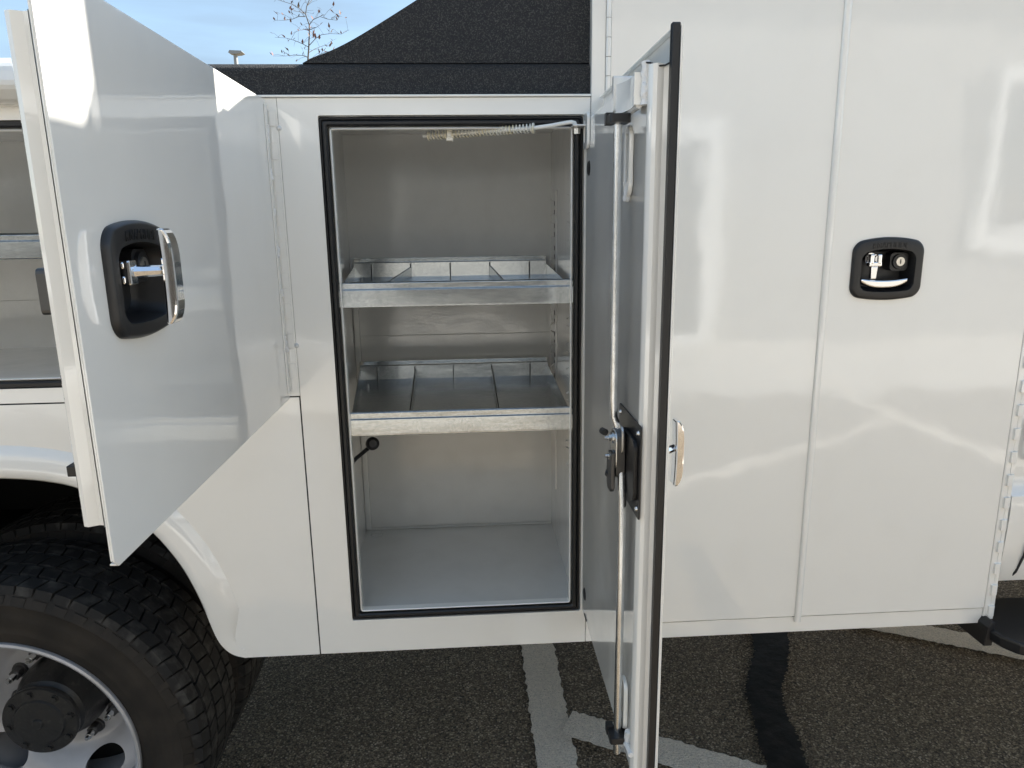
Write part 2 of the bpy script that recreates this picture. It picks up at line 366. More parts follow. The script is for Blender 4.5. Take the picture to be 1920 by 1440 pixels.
# --- compartments
def compartment(x0, x1, y1, z0, z1, ox0, ox1, oz0, oz1, ix0, ix1, iz0, iz1):
    fin('compartment_back', B((x0, x1, y1, y1+.003, z0, z1)), MI, T)
    fin('compartment_floor', B((x0, x1, .016, y1, z0-.003, z0)), MI, T)
    fin('compartment_ceiling', B((x0, x1, .016, y1, z1, z1+.003)), MI, T)
    for a in (x0-.003, x1): fin('compartment_side', B((a, a+.003, .016, y1, z0-.003, z1+.003)), MI, T)
    bm = bmesh.new()
    frame_sweep(bm, ox0, ox1, oz0, oz1, .003, [(0.0006, .0012), (0.0006, .018), (.004, .018), (.004, .0035), (.003, .0025)])
    prism(bm, vtab(min(x0, ox0)-.01, max(x1, ox1)+.01, oz0-.02, oz1+.02), [vtab(ix0, ix1, iz0, iz1)], XZ, .0145, .0165)
    frame_sweep(bm, ix0+.003, ix1-.003, iz0+.003, iz1-.003, .004, [(-.0015, .0165), (-.0015, .0015), (0, .0), (.0015, .0015), (.0015, .0165)])
    fin('door_jamb', bm, MW, T)
    bm = bmesh.new(); g = .0004
    def ring(x0_, x1_, z0_, z1_, wd, d, ybase, ytop):
        miter_sweep(bm, x0_, x1_, z0_, z1_, .004, [(d, ybase), (d+.0, ytop+.003), (d+.0025, ytop), (d+wd-.0025, ytop), (d+wd, ytop+.003), (d+wd, ybase)])
    wd = ix0-ox0-.0012
    ring(ix0, ix1, iz0, iz1, wd*.55, .0016, .0144, -.0035)
    ring(ix0, ix1, iz0, iz1, wd*.42, .0018+wd*.57, .0144, .001)
    fin('door_seal', bm, MRUB, T, smooth=30)
compartment(-.276, .1975, .411, .665, 1.622, OX0, OX1, OZ0, OZ1, -.233, .1905, .6685, 1.5865)
compartment(-1.75, -.345, .411, 1.152, 1.612, LX0, LX1, LZ0, LZ1, -1.70, -.368, 1.157, 1.587)
# back-wall seams, studs, floor drain
for zz in (1.161,): fin('panel_seam', B((-.274, .196, .4085, .4112, zz, zz+.0022)), MI, T, bevel=.0008)
fin('corner_rib', B((-.276, -.262, .40, .4112, .668, 1.35)), MI, T, bevel=.003)
for xx in ():
    bm = bmesh.new(); cyl(bm, (xx, .411, 1.194), (0, -1, 0), .006, .002, 12, .003); fin('stud', bm, MI, T, smooth=True)
bm = bmesh.new()
for q in range(1): lathe(bm, [(.013, 0), (.0145, .0015), (.016, 0)], (0, 0), 24)
bmesh.ops.rotate(bm, verts=bm.verts, matrix=Matrix.Rotation(math.radians(90), 3, 'X')); bmesh.ops.translate(bm, verts=bm.verts, vec=(-.245, .375, .6655))
fin('drain_ring', bm, MI, T, smooth=True)
bm = bmesh.new(); tube(bm, [(.194, .405, .668), (.05, .407, .6675), (-.27, .406, .668)], .0028, 6); fin('weld_bead', bm, MI, T, smooth=True)
# shelf standards: slotted strips with punched hooks
def standard(xw, y0, sgn):
    bm = B((xw, xw+sgn*.003, y0, y0+.034, .80, 1.492)); st = fin('shelf_standard', bm, MI, T, bevel=.0006)
    bm = bmesh.new(); bh = bmesh.new(); k = 0; zz = .955
    while zz < 1.475:
        for dz in (0, .019):
            box(bm, xw+sgn*.0032, xw+sgn*.0036, y0+.012, y0+.022, zz+dz, zz+dz+.010)
        for s_ in (-1, 1):
            zc = zz+.0145+s_*.012
            v = [bh.verts.new(p) for p in ((xw+sgn*.003, y0+.010, zc), (xw+sgn*.003, y0+.020, zc), (xw+sgn*.013, y0+.009, zc+s_*.006), (xw+sgn*.013, y0+.019, zc+s_*.006), (xw+sgn*.003, y0+.010, zc+.0016), (xw+sgn*.003, y0+.020, zc+.0016))]
            bh.faces.new([v[0], v[1], v[3], v[2]]); bh.faces.new([v[4], v[5], v[3], v[2]])
        zz += .0485
    fin('slot', bm, MSEAM, st, kind='stuff'); fin('hook', bh, MW, st, kind='stuff')
standard(.1975, .026, -1); standard(.1975, .297, -1)
# --- galvanised shelves
def shelf(zf, x0, x1, xb0, xb1, divs, slots):
    bm = bmesh.new()
    def tr(a, b_, c): return Vector((a, b_, c))
    v = [bm.verts.new(p) for p in ((x0, .012, zf), (x1, .012, zf), (xb1, .384, zf+.006), (xb0, .384, zf+.006), (x0, .012, zf-.0015), (x1, .012, zf-.0015), (xb1, .384, zf+.0045), (xb0, .384, zf+.0045))]
    for q in ((0, 1, 2, 3), (7, 6, 5, 4), (0, 4, 5, 1), (1, 5, 6, 2), (2, 6, 7, 3), (3, 7, 4, 0)): bm.faces.new([v[i] for i in q])
    sh = fin('shelf', bm, MGAL, T)
    # front lip: folded face with a hemmed top band
    P = [(.014, zf-.0225), (.006, zf-.0225), (.006, zf-.019), (.0065, zf+.0085), (.0095, zf+.0105), (.0095, zf+.0205), (.012, zf+.0225), (.015, zf+.0225), (.015, zf+.020), (.0125, zf+.0195), (.0125, zf-.020)]
    bm = bmesh.new(); prism(bm, P, [], lambda a, b_, c: Vector((c, a, b_)), x0-.004, x1+.002)
    fin('front_lip', bm, MGAL, sh, bevel=.0006)
    P = [(.382, zf+.002), (.384, zf+.002), (.3885, zf+.036), (.3925, zf+.0372), (.3912, zf+.049), (.3900, zf+.049), (.391, zf+.0395), (.387, zf+.038)]
    bm = bmesh.new(); prism(bm, P, [], lambda a, b_, c: Vector((c, a, b_)), xb0, xb1)
    fin('rear_lip', bm, MGAL, sh, bevel=.0005)
    for xx in slots: fin('divider_slot', B((xx-.0009, xx+.0009, .3805, .3835, zf+.004, zf+.036), ), MSEAM, sh)
    for xx in slots: fin('slot_edge', B((xx+.0012, xx+.0024, .3805, .384, zf+.0045, zf+.038)), MGAL, sh)
    for (xf, xb) in divs:
        bm = bmesh.new()
        for dx in (-.0008, .0022):
            v = [bm.verts.new(p) for p in ((xf+dx, .014, zf+.0005), (xf+dx+.001, .014, zf+.0005), (xb+dx+.001, .383, zf+.0065), (xb+dx, .383, zf+.0065), (xf+dx, .014, zf+.009), (xf+dx+.001, .014, zf+.009), (xb+dx+.001, .383, zf+.028), (xb+dx, .383, zf+.028))]
            for q in ((0, 3, 2, 1), (4, 5, 6, 7), (0, 1, 5, 4), (1, 2, 6, 5), (2, 3, 7, 6), (3, 0, 4, 7)): bm.faces.new([v[i] for i in q])
        fin('shelf_divider', bm, MGAL, sh)
    for sx in (x0-.001, x1-.0005):
        xb = xb0 if sx < 0 else xb1
        bm = bmesh.new(); v = [bm.verts.new(p) for p in ((sx, .014, zf), (sx, .014, zf+.008), (xb, .383, zf+.030), (xb, .383, zf+.006))]
        w_ = [bm.verts.new(v_.co+Vector((.0012, 0, 0))) for v_ in v]
        for q in ((0, 1, 2, 3),): bm.faces.new([v[i] for i in q]); bm.faces.new([w_[i] for i in reversed(q)])
        for i in range(4): bm.faces.new([v[i], v[(i+1) % 4], w_[(i+1) % 4], w_[i]])
        fin('side_lip', bm, MGAL, sh)
    bm = bmesh.new(); cyl(bm, (xb0+.03, .30, zf+.005), (0, 0, 1), .005, .002); cyl(bm, (xb0+.03, .30, zf+.007), (0, 0, 1), .0032, .006, 8); fin('shelf_bolt', bm, MZN, sh, smooth=True)
    return sh
sl = (-.2238, -.134, -.0423, .0499, .1429)
shelf(1.0555, -.2285, .190, -.265, .187, ((-.1207, -.134), (.0518, .0499)), sl)
shelf(1.2985, -.2355, .190, -.2645, .183, ((-.17, -.134), (.075, .0499)), sl)
bm = bmesh.new(); prism(bm, [(.004, 1.372), (.002, 1.374), (.003, 1.402), (.006, 1.404), (.006, 1.413), (.010, 1.4165), (.018, 1.4165), (.018, 1.4145), (.012, 1.4145), (.0085, 1.402), (.006, 1.374)], [], lambda a, b_, c: Vector((c, a, b_)), -1.70, -.372)
s2 = fin('shelf', bm, MGAL, T, bevel=.0005)
fin('shelf_tray', B((-1.70, -.372, .012, .40, 1.388, 1.390)), MGAL, s2)
fin('partition_seam', B((-1.7, -.36, .4085, .4112, 1.262, 1.264)), MI, T, bevel=.0008)
# small round lamp on a bent arm
bm = bmesh.new(); tube(bm, [(-.275, .13, .915), (-.262, .125, .93), (-.24, .11, .955), (-.214, .10, .978)], .0042, 8)
lp = fin('lamp_arm', bm, MRUB, T, smooth=True)
bm = bmesh.new(); cyl(bm, (-.2055, .108, .986), (.25, -1, .35), .0135, .012, 24); cyl(bm, (-.2025, .096, .990), (.25, -1, .35), .0125, .004, 24, .008); fin('round_lamp', bm, MRUB, lp, smooth=True)
bm = bmesh.new(); box(bm, -.262, -.244, .105, .120, .943, .948); box(bm, -.262, -.258, .105, .12, .948, .962); cyl(bm, (-.25, .103, .945), (0, -1, .2), .005, .01, 8); fin('arm_clip', bm, MRUB, lp)
fin('side_catch', B((-.274, -.262, .06, .075, .975, .981)), MRUB, T)

# --- door hold-open spring rod
def P2(x, y, z): return Vector((x, y, z))
A0 = P2(-.0631, .045, 1.5765); A1 = P2(.1185, -.009, 1.5815)
bm = bmesh.new(); tube(bm, [A0-(A1-A0)*.06, A0, A1, P2(.150, -.012, 1.5852), P2(.176, -.014, 1.5895), P2(.184, -.0138, 1.5905), P2(.190, -.013, 1.589), P2(.1930, -.010, 1.584), P2(.1938, -.008, 1.572)], .0036, 10)
rod = fin('hold_open_rod', bm, MW, T, smooth=True)
bm = bmesh.new(); d = (A1-A0); Ln = d.length; d.normalize(); nn = d.orthogonal().normalized(); bb = d.cross(nn); turns = 31; hp = []
for i in range(turns*14+1):
    a = 2*math.pi*i/14; hp.append(A0+d*Ln*i/(turns*14)+(nn*math.cos(a)+bb*math.sin(a))*.0068)
tube(bm, hp, .00135, 6); fin('coil_spring', bm, MCREAM, rod, smooth=True)
for p_ in (A0-d*.002, A1-d*.001, A0+d*.031, A0+d*.043):
    bm = bmesh.new(); cyl(bm, p_, d, .0088, .0027); fin('spring_washer', bm, MCREAM, rod, smooth=True)
Bc = A0+d*.038
bm = bmesh.new(); box(bm, Bc.x-.012, Bc.x+.013, Bc.y-.012, Bc.y+.012, 1.6005, 1.6035); box(bm, Bc.x-.005, Bc.x+.005, Bc.y-.009, Bc.y-.0065, Bc.z-.006, 1.6005); box(bm, Bc.x-.005, Bc.x+.005, Bc.y+.0065, Bc.y+.009, Bc.z-.006, 1.6005); box(bm, Bc.x-.006, Bc.x+.006, Bc.y-.010, Bc.y+.010, Bc.z-.012, Bc.z-.006)
box(bm, Bc.x-.003, Bc.x+.003, Bc.y-.006, Bc.y+.006, 1.6035, 1.6215)
fin('swivel_bracket', bm, MCREAM, rod, bevel=.001)

# ------------------------------------------------------------------ handle set
def dish_outline(w_, h_, crown_t, crown_b, r_, k=0.):
    """rounded rectangle whose top and bottom bow outwards"""
    o = []
    for (a, b_) in rrect(-w_/2, w_/2, -h_/2, h_/2, r_, 6): o.append((a, b_))
    # insert mids on top and bottom
    res = []
    for i, p in enumerate(o):
        res.append(p); q = o[(i+1) % len(o)]
        if abs(q[0]-p[0]) > w_*.3 and abs(q[1]-p[1]) < 1e-6:
            for j in range(1, 12): res.append((p[0]+(q[0]-p[0])*j/12, p[1]))
    out_ = []
    for (a, b_) in res:
        bow = max(0, 1-(a/(w_/2))**2)
        out_.append((a, b_+(crown_t if b_ > 0 else -crown_b)*bow*min(1, abs(b_)/(h_/2))**2))
    return out_
DO = dish_outline(.136, .098, .010, .008, .017); DI = dish_outline(.104, .068, .008, .004, .013); DI = [(a, b_-.004) for a, b_ in DI]
HOLE = [(a*.965, b_*.965) for a, b_ in DO]
def handle(parent, H, opened, text=True):
    """H(a,b,c): a right, b up, c outwards, origin at dish centre on the door surface"""
    n_ = len(DO); bm = bmesh.new()
    def sc(o, s_, sb=None): return [(a*s_, b_*(sb or s_)) for a, b_ in o]
    # both rings have equal counts -> loft rim and cup
    loops = [(sc(DO, 1), -.001), (sc(DO, 1), .003), (sc(DO, .965), .0068), (sc(DO, .93), .0078)]
    inn = [(DI, .0072), ([(a*.975, b_*.97) for a, b_ in DI], .0045), ([(a*.95, b_*.94) for a, b_ in DI], -.022), ([(a*.86, b_*.82) for a, b_ in DI], -.030)]
    rr_ = []
    for lp_, c in loops+inn: rr_.append([bm.verts.new(H(a, b_, c)) for a, b_ in lp_])
    for x_, y_ in zip(rr_, rr_[1:]):
        for i in range(n_): bm.faces.new([x_[i], x_[(i+1) % n_], y_[(i+1) % n_], y_[i]])
    bm.faces.new(rr_[-1])
    dish = fin('handle_dish', bm, MPL, parent, smooth=42)
    # lock boss with cylinder and key slot
    bm = bmesh.new(); prism(bm, rrect(.012, .047, -.004, .030, .008), [], H, -.029, -.0095)
    fin('lock_housing', bm, MPL, parent, bevel=.002)
    def disc(bm, a, b_, c0, c1, r_, r2=None, k=24):
        r2 = r_ if r2 is None else r2
        A = [bm.verts.new(H(a+r_*math.cos(2*math.pi*i/k), b_+r_*math.sin(2*math.pi*i/k), c0)) for i in range(k)]
        C = [bm.verts.new(H(a+r2*math.cos(2*math.pi*i/k), b_+r2*math.sin(2*math.pi*i/k), c1)) for i in range(k)]
        for i in range(k): bm.faces.new([A[i], A[(i+1) % k], C[(i+1) % k], C[i]])
        bm.faces.new(C); bm.faces.new(A[::-1])
    bm = bmesh.new(); disc(bm, .0295, .0135, -.0095, -.006, .0145, .0135); fin('lock_ring', bm, MPL, parent, smooth=True)
    bm = bmesh.new(); disc(bm, .0295, .0135, -.007, -.0045, .0088, .0082); fin('lock_cylinder', bm, MSIL, parent, smooth=True)
    bm = bmesh.new(); box(bm, .0287, .0303, .0095, .0175, -.0044, -.0040, T=H); fin('key_slot', bm, MSEAM, parent)
    # pivot cup and T handle
    if opened: Q = lambda p, q, s_: H(-.022+s_, .010-p, .0+q)          # p across the grip (vertical), q out of the door
    else: Q = lambda p, q, s_: H(-.022+p, .018-q, -.004+s_)
    bm = bmesh.new(); disc(bm, -.0255, .019, -.028, -.010, .0125, .011); disc(bm, -.0255, .019, -.012, -.0085, .0095, .006)
    fin('pivot_cup', bm, MCH, parent, smooth=True)
    ym = .012 if not opened else 0
    bm = bmesh.new()
    for (p0, p1, q0, q1) in ((-.0105, -.003, -.010, .008), (.003, .0115, -.010, .008)): box(bm, p0, p1, q0, q1, *((-.006, .006) if not opened else (-.024, -.006)), T=Q)
    box(bm, -.0115, .0125, .004, .013, *((-.0055, .0055) if not opened else (-.0225, -.0055)), T=Q)
    fin('handle_yoke', bm, MCH, parent, bevel=.002)
    qg = .036 if not opened else .034; so = 0 if not opened else .009
    bm = bmesh.new(); P = [(-.0065, .012), (.0065, .012), (.0045, qg), (-.0060, qg)]
    
    if opened: tube(bm, [Q(0, .006, -.012), Q(0, .016, -.006), Q(0, qg+.002, so)], [.0075, .0058, .0050], 8)
    else: prism(bm, P, [], Q, -.0045, .0045)
    fin('handle_neck', bm, MCH, parent, bevel=0 if opened else .0016)
    # crescent grip
    k = 20; g0, g1 = (-.026, .064) if not opened else (-.041, .053); topl = []; bot = []
    for i in range(k+1):
        s_ = i/k; p = g0+(g1-g0)*s_; x_ = 2*s_-1
        topl.append((p, qg-.0015+(.004 if not opened else .0015)*(1-x_*x_)))
        bot.append((p, qg+.0045+(.0115 if not opened else .0075)*(1-abs(x_)**(2.6 if not opened else 5))))
    bm = bmesh.new(); prism(bm, topl+bot[::-1], [], Q, *((-.0095, .0085) if not opened else (-.0115+so, .0095+so)))
    fin('handle_grip', bm, MCH, parent, bevel=.0024)
    if text:
        cu = bpy.data.curves.new('handle_lettering', 'FONT'); cu.body = 'KNAPHEIDE'; cu.size = .0145; cu.extrude = .0006; cu.align_x = 'CENTER'; cu.space_character = 1.05
        to = bpy.data.objects.new('tmp', cu); COL.objects.link(to); bpy.context.view_layer.update()
        me = bpy.data.meshes.new_from_object(to.evaluated_get(bpy.context.evaluated_depsgraph_get())); bpy.data.objects.remove(to)
        bm = bmesh.new(); bm.from_mesh(me); bpy.data.meshes.remove(me)
        for v_ in bm.verts:
            a, b_, c = v_.co; v_.co = H(a*.84, .0335+b_+.007*(1-(a*.84/.068)**2), .0078+c)
        fin('handle_lettering', bm, MPL, parent)
    return dish

# ------------------------------------------------------------------ the two open doors (both swung 90 degrees towards the viewer)
def open_door(hx, W, z0, z1, sc_, zc, seal, hinge_pitch, hz0, hz1, pivot_off):
    D = lambda s, n_, z: Vector((hx+n_, -s, z))
    H = lambda a, b_, c: Vector((hx+c, -(sc_-a), zc+b_))
    SN = lambda a, b_, c: Vector((hx+c, -a, b_))
    c_ = .008
    bm = bmesh.new()
    out_ = [(.004, z0), (W-c_, z0), (W, z0-.0+c_), (W, z1), (.004, z1)]
    hole = [(sc_-a, zc+b_) for a, b_ in HOLE]
    prism(bm, out_, [hole], SN, -.0018, 0)
    # hemmed edges of the skin
    box(bm, W-.002, W, -.0036, -.0018, z0+c_, z1, T=lambda a, b_, c: D(a, b_, c))
    box(bm, .006, W-c_, -.009, -.0018, z1-.002, z1, T=lambda a, b_, c: D(a, b_, c)); box(bm, .006, W-c_, -.009, -.0018, z0, z0+.002, T=lambda a, b_, c: D(a, b_, c))
    door = fin('open_compartment_door', bm, MW, T, bevel=.0007)
    # pressed inner pan with a rolled free edge
    prof = [(.012, -.003), (.010, -.006), (.010, -.028), (.014, -.032), (W-.032, -.032), (W-.026, -.0335), (W-.019, -.033), (W-.0145, -.030), (W-.0125, -.0255), (W-.0145, -.021), (W-.0165, -.017), (W-.0155, -.0125), (W-.0125, -.0105), (W-.0105, -.010)]
    ip = [(s, n_) for s, n_ in prof]
    bm = bmesh.new(); zs = (z0+.038, z1-.038)
    A = [[bm.verts.new(D(s, n_, z)) for s, n_ in ip] for z in zs]
    for i in range(len(ip)-1): bm.faces.new([A[0][i], A[0][i+1], A[1][i+1], A[1][i]])
    for q, z in zip(A, zs):
        bm.faces.new(q)
    fin('inner_pan', bm, MW, door, smooth=30)
    if seal:
        bm = bmesh.new(); prism(bm, rrect(W-.0128, W-.0022, z0+.004, z1+.002, .002, 2), [], SN, -.0125, -.0038); fin('door_weatherstrip', bm, MRUB, door, bevel=.0015)
    if seal:
        bm = bmesh.new(); tube(bm, [D(W-.034, -.034, z1-.0365), D(W-.026, -.036, z1-.035), D(W-.018, -.032, z1-.037), D(W-.014, -.024, z1-.041), D(W-.013, -.017, z1-.0405), D(W-.013, -.012, z1-.038)], .0011, 6); fin('pan_end_gap', bm, MSEAM, door, smooth=True)
    # piano hinge
    k = 0; z = hz0
    bm = bmesh.new(); prism(bm, vtab(-.0, .018, hz0, hz1), [], SN, .0003, .0018)
    fin('hinge_leaf', bm, MW, door, bevel=.0004)
    while z < hz1-.01:
        for j in (0, 1):
            zz0 = z+j*hinge_pitch/2; zz1 = min(zz0+hinge_pitch/2-.0024, hz1)
            if zz1 <= zz0+.004: continue
            bm = bmesh.new(); cyl(bm, D(-.003, pivot_off, zz0), (0, 0, 1), .0052 if j else .0047, zz1-zz0, 12)
            box(bm, hx+pivot_off, hx+pivot_off+(.0085 if pivot_off > 0 else .001), -.0022 if j else -.0014, -.0006, zz0, zz1)
            fin('hinge_knuckle', bm, MW, door, smooth=True)
        z += hinge_pitch
    handle(door, H, True, True)
    return door, D, SN, H
dL, DL, SL, HL = open_door(-.334, .672, 1.112, 1.630, .551, 1.370, False, .0545, 1.125, 1.622, .006)
dR, DR, SR, HR = open_door(.243, .470, .625, 1.632, .362, 1.106, True, .05, .66, 1.60, -.004)
# weld spatter where the left hinge is stitched to the jamb
for zz in (1.30, 1.37, 1.44, 1.50, 1.56, 1.20):
    bm = bmesh.new(); P = [(-.3335+.003*random.random(), -.010+.002*random.random(), zz+i*.006) for i in range(random.randint(3, 6))]; tube(bm, P, [.0022+.0012*random.random() for _ in P], 6); fin('hinge_weld', bm, MWELD, dL, smooth=True)
for zz in (1.585, 1.21):
    bm = bmesh.new(); cyl(bm, (-.315, .0005, zz), (.2, -1, 0), .005, .004, 8, .002); fin('hinge_weld', bm, MWELD, dL, smooth=True)
# left door: latch pieces peeking out past the free edge, on its inner face
fin('latch_cover', (lambda bm: (prism(bm, rrect(.585, .617, 1.343, 1.3865, .005, 3), [], SL, -.062, -.0325), bm)[1])(bmesh.new()), MBOLT, dL, bevel=.002)
fin('rod_guide', B((-.394, -.3665, -.62, -.60, 1.186, 1.197)), MRUB, dL, bevel=.001)
bm = bmesh.new(); tube(bm, [(-.386, -.60, 1.15), (-.386, -.60, 1.6)], .005, 8); fin('latch_rod', bm, MZN, dL, smooth=True)

# right door hardware
xi = .211
bm = bmesh.new(); tube(bm, [(.190, -.380, 1.552), (.190, -.380, 1.19), (.191, -.381, 1.165), (.1955, -.384, 1.152), (.1965, -.386, 1.14)], .0052, 12); fin('latch_rod', bm, MZN, dR, smooth=True)
bm = bmesh.new(); tube(bm, [(.1985, -.400, 1.10), (.1975, -.4165, 1.06), (.1975, -.4165, .668)], .0054, 12); fin('latch_rod', bm, MZN, dR, smooth=True)
# upper guide bracket: post, curved block and weld
bm = bmesh.new(); prism(bm, rrect(.352, .362, 1.556, 1.599, .003, 3), [], SR, -.056, -.0325); fin('guide_post', bm, MW, dR, bevel=.001)
bm = bmesh.new()
k = 10; A = []; C = []
for i in range(k+1):
    s_ = .362+.076*i/k; n_ = -.053+.012*math.sin(math.pi*i/k)*.5+.006*i/k
    A.append([bm.verts.new(SR(s_, z, n_)) for z in (1.553, 1.588)]); C.append([bm.verts.new(SR(s_, z, -.0325)) for z in (1.553, 1.588)])
for i in range(k):
    bm.faces.new([A[i][0], A[i+1][0], A[i+1][1], A[i][1]]); bm.faces.new([A[i][1], A[i+1][1], C[i+1][1], C[i][1]]); bm.faces.new([A[i][0], A[i+1][0], C[i+1][0], C[i][0]])
for q in (0, k): bm.faces.new([A[q][0], A[q][1], C[q][1], C[q][0]])
fin('guide_block', bm, MW, dR, smooth=40)
bm = bmesh.new(); P = [SR(.440+.002*random.random(), 1.552+.0058*i, -.034-.002*random.random()) for i in range(9)]; tube(bm, P, [.004+.002*random.random() for _ in P], 7)
P = [SR(.37+.008*i, 1.552+.0015*random.random(), -.040) for i in range(9)]; tube(bm, P, [.0028+.001*random.random() for _ in P], 7)
fin('weld_bead', bm, MWELD, dR, smooth=True)
def guide(yc, xc, zc_):
    bm = bmesh.new(); prism(bm, rrect(-.014, .016, -.013, .013, .004, 3), [], lambda a, b_, c: Vector((xc+b_, yc-a, zc_+c)), -.005, .005)
    box(bm, xc-.014, xc-.004, yc+.006, yc+.018, zc_-.0055, zc_+.009)
    fin('rod_guide', bm, MPL, dR, bevel=.0012)
guide(-.380, .190, 1.545); guide(-.4165, .1975, .698)
def slot_rib(s0, s1, z0, z1):
    bm = bmesh.new()
    o = rrect(s0, s1, z0, z1, (s1-s0)*.48, 6); h = rrect(s0+.011, s1-.013, z0+.014, z1-.010, .0035, 3)
    prism(bm, o, [h], SR, -.0385, -.0325); fin('slotted_rib', bm, MW, dR, bevel=.002)
    bm = bmesh.new(); prism(bm, [(a, b_) for a, b_ in h], [], SR, -.0330, -.0322); fin('rib_gap', bm, MSEAM, dR)
slot_rib(.345, .380, 1.452, 1.540); slot_rib(.392, .425, .705, .785)
bm = bmesh.new(); tube(bm, [(.2, -.4165, .688), (.203, -.425, .688), (.207, -.432, .695), (.209, -.445, .694), (.209, -.455, .694)], .004, 8); tube(bm, [(.209, -.43, .694), (.2095, -.433, .715)], .005, 8); fin('weld_bead', bm, MWELD, dR, smooth=True)
bm = bmesh.new(); P = [SR(.363+.002*random.random(), 1.447+.004*i, -.037) for i in range(7)]; tube(bm, P, [.004+.002*random.random() for _ in P], 7); fin('weld_bead', bm, MWELD, dR, smooth=True)
# latch plate and mechanism
bm = bmesh.new(); prism(bm, rrect(.334, .4625, 1.048, 1.172, .004, 3), [], SR, -.0345, -.0325); fin('latch_plate', bm, MPL, dR, bevel=.0006)
bm = bmesh.new(); prism(bm, rrect(.372, .452, 1.068, 1.150, .012, 4), [], SR, -.040, -.0345); fin('cup_back', bm, MPL, dR, bevel=.003)
for s_, z in ((.345, 1.161), (.452, 1.161), (.452, 1.060), (.372, 1.055), (.345, 1.07)):
    bm = bmesh.new(); cyl(bm, SR(s_, z, -.0345), (-1, 0, 0), .0042, .0025, 12, .0025); fin('rivet', bm, MZN, dR, smooth=True)
bm = bmesh.new(); prism(bm, rrect(.378, .408, 1.085, 1.150, .010, 4), [], SR, -.053, -.041); fin('cam_block', bm, MBOLT, dR, bevel=.002)
bm = bmesh.new(); prism(bm, rrect(.372, .414, 1.120, 1.158, .008, 4), [], SR, -.0475, -.0445); prism(bm, rrect(.376, .412, 1.098, 1.15, .012, 4), [], SR, -.0545, -.0525); fin('cam_plate', bm, MZN, dR, bevel=.0006)
bm = bmesh.new(); v = [(.360, 1.200), (.368, 1.203), (.375, 1.17), (.388, 1.135), (.372, 1.125), (.362, 1.165)]
prism(bm, v, [], SR, -.0475, -.0455); cyl(bm, SR(.3655, 1.192, -.0475), (-1, 0, 0), .002, .0015, 10)
fin('release_lever', bm, MZN, dR, bevel=.0005)
for s_, z, n0, rr_, L_ in ((.388, 1.137, -.054, .0075, .006), (.392, 1.113, -.054, .0085, .006)):
    bm = bmesh.new(); cyl(bm, SR(s_, z, n0), (-1, 0, 0), rr_, .002, 20); cyl(bm, SR(s_, z, n0-.002), (-1, 0, 0), rr_*.68, L_*.7, 6); cyl(bm, SR(s_, z, n0-.002-L_*.7), (-1, 0, 0), .0026, .005, 10); fin('latch_bolt', bm, MZN, dR)
bm = bmesh.new(); cyl(bm, SR(.372, 1.140, -.061), (-.3, 1, 0), .0048, .010, 8); cyl(bm, SR(.384, 1.088, -.058), (0, .6, -.6), .0045, .009, 8); fin('latch_bolt', bm, MBOLT, dR)
bm = bmesh.new(); prism(bm, [(.378, 1.112), (.388, 1.120), (.410, 1.122), (.410, 1.072), (.405, 1.066), (.384, 1.066), (.378, 1.071)], [], SR, -.060, -.0545); fin('spring_cover', bm, MBOLT, dR, bevel=.0015)
# stay bracket, plugs on the inner face near the hinge
bm = bmesh.new(); prism(bm, rrect(.008, .050, 1.545, 1.603, .010, 4), [(lambda: rrect(.016, .028, 1.555, 1.592, .004, 3))()], SR, -.0375, -.0325)
fin('stay_bracket', bm, MW, dR, bevel=.001)
fin('stay_tab', B((.184, .2075, -.034, .004, 1.582, 1.5845)), MWELD, dR, bevel=.0008)
bm = bmesh.new(); cyl(bm, (.1938, -.008, 1.5845), (0, 0, 1), .0075, .002, 16); cyl(bm, (.1938, -.008, 1.5715), (0, 0, 1), .0065, .0095, 6); fin('stay_nut', bm, MZN, dR)
for zc_ in (1.512, .712):
    bm = bmesh.new(); cyl(bm, SR(.042, zc_, -.0322), (-1, 0, 0), .013, .002, 24, .010); fin('rubber_plug', bm, MRUB, dR, smooth=True)
fin('pan_drain_slot', B((.2095, .2108, -.068, -.040, .668, .670)), MSEAM, dR)

# ------------------------------------------------------------------ tall compartment (front, closed)
TX0, TX1, TZ = .2205, 1.0665, 1.945
H2 = lambda a, b_, c: Vector((.778+a, -.0035-c, 1.329+b_))
for q in ((TX0, TX1, .05, 2.34, .6, TZ), (TX0, .262, .006, .05, .6, TZ), (.655, .668, .006, .05, .6, TZ), (1.045, TX1, .006, .05, .6, TZ), (.262, 1.045, .006, .05, .6, .617), (.262, 1.045, .006, .05, TZ-.03, TZ)): fin('tall_compartment_box' if q[3] > 1 else 'box_frame', B(q), MW, T, bevel=.001)
fin('tall_corner_post', B((TX0, .2445, 0, .006, ZS, TZ)), MW, T, bevel=.001)
fin('tall_sill', B((.2452, TX1, 0, .006, ZS, .6155)), MW, T, bevel=.001)
bm = bmesh.new(); prism(bm, vtab(.2535, .6565, .6185, TZ-.02), [], XZ, -.0035, .0055); fin('tall_door', bm, MW, T, bevel=.0012)
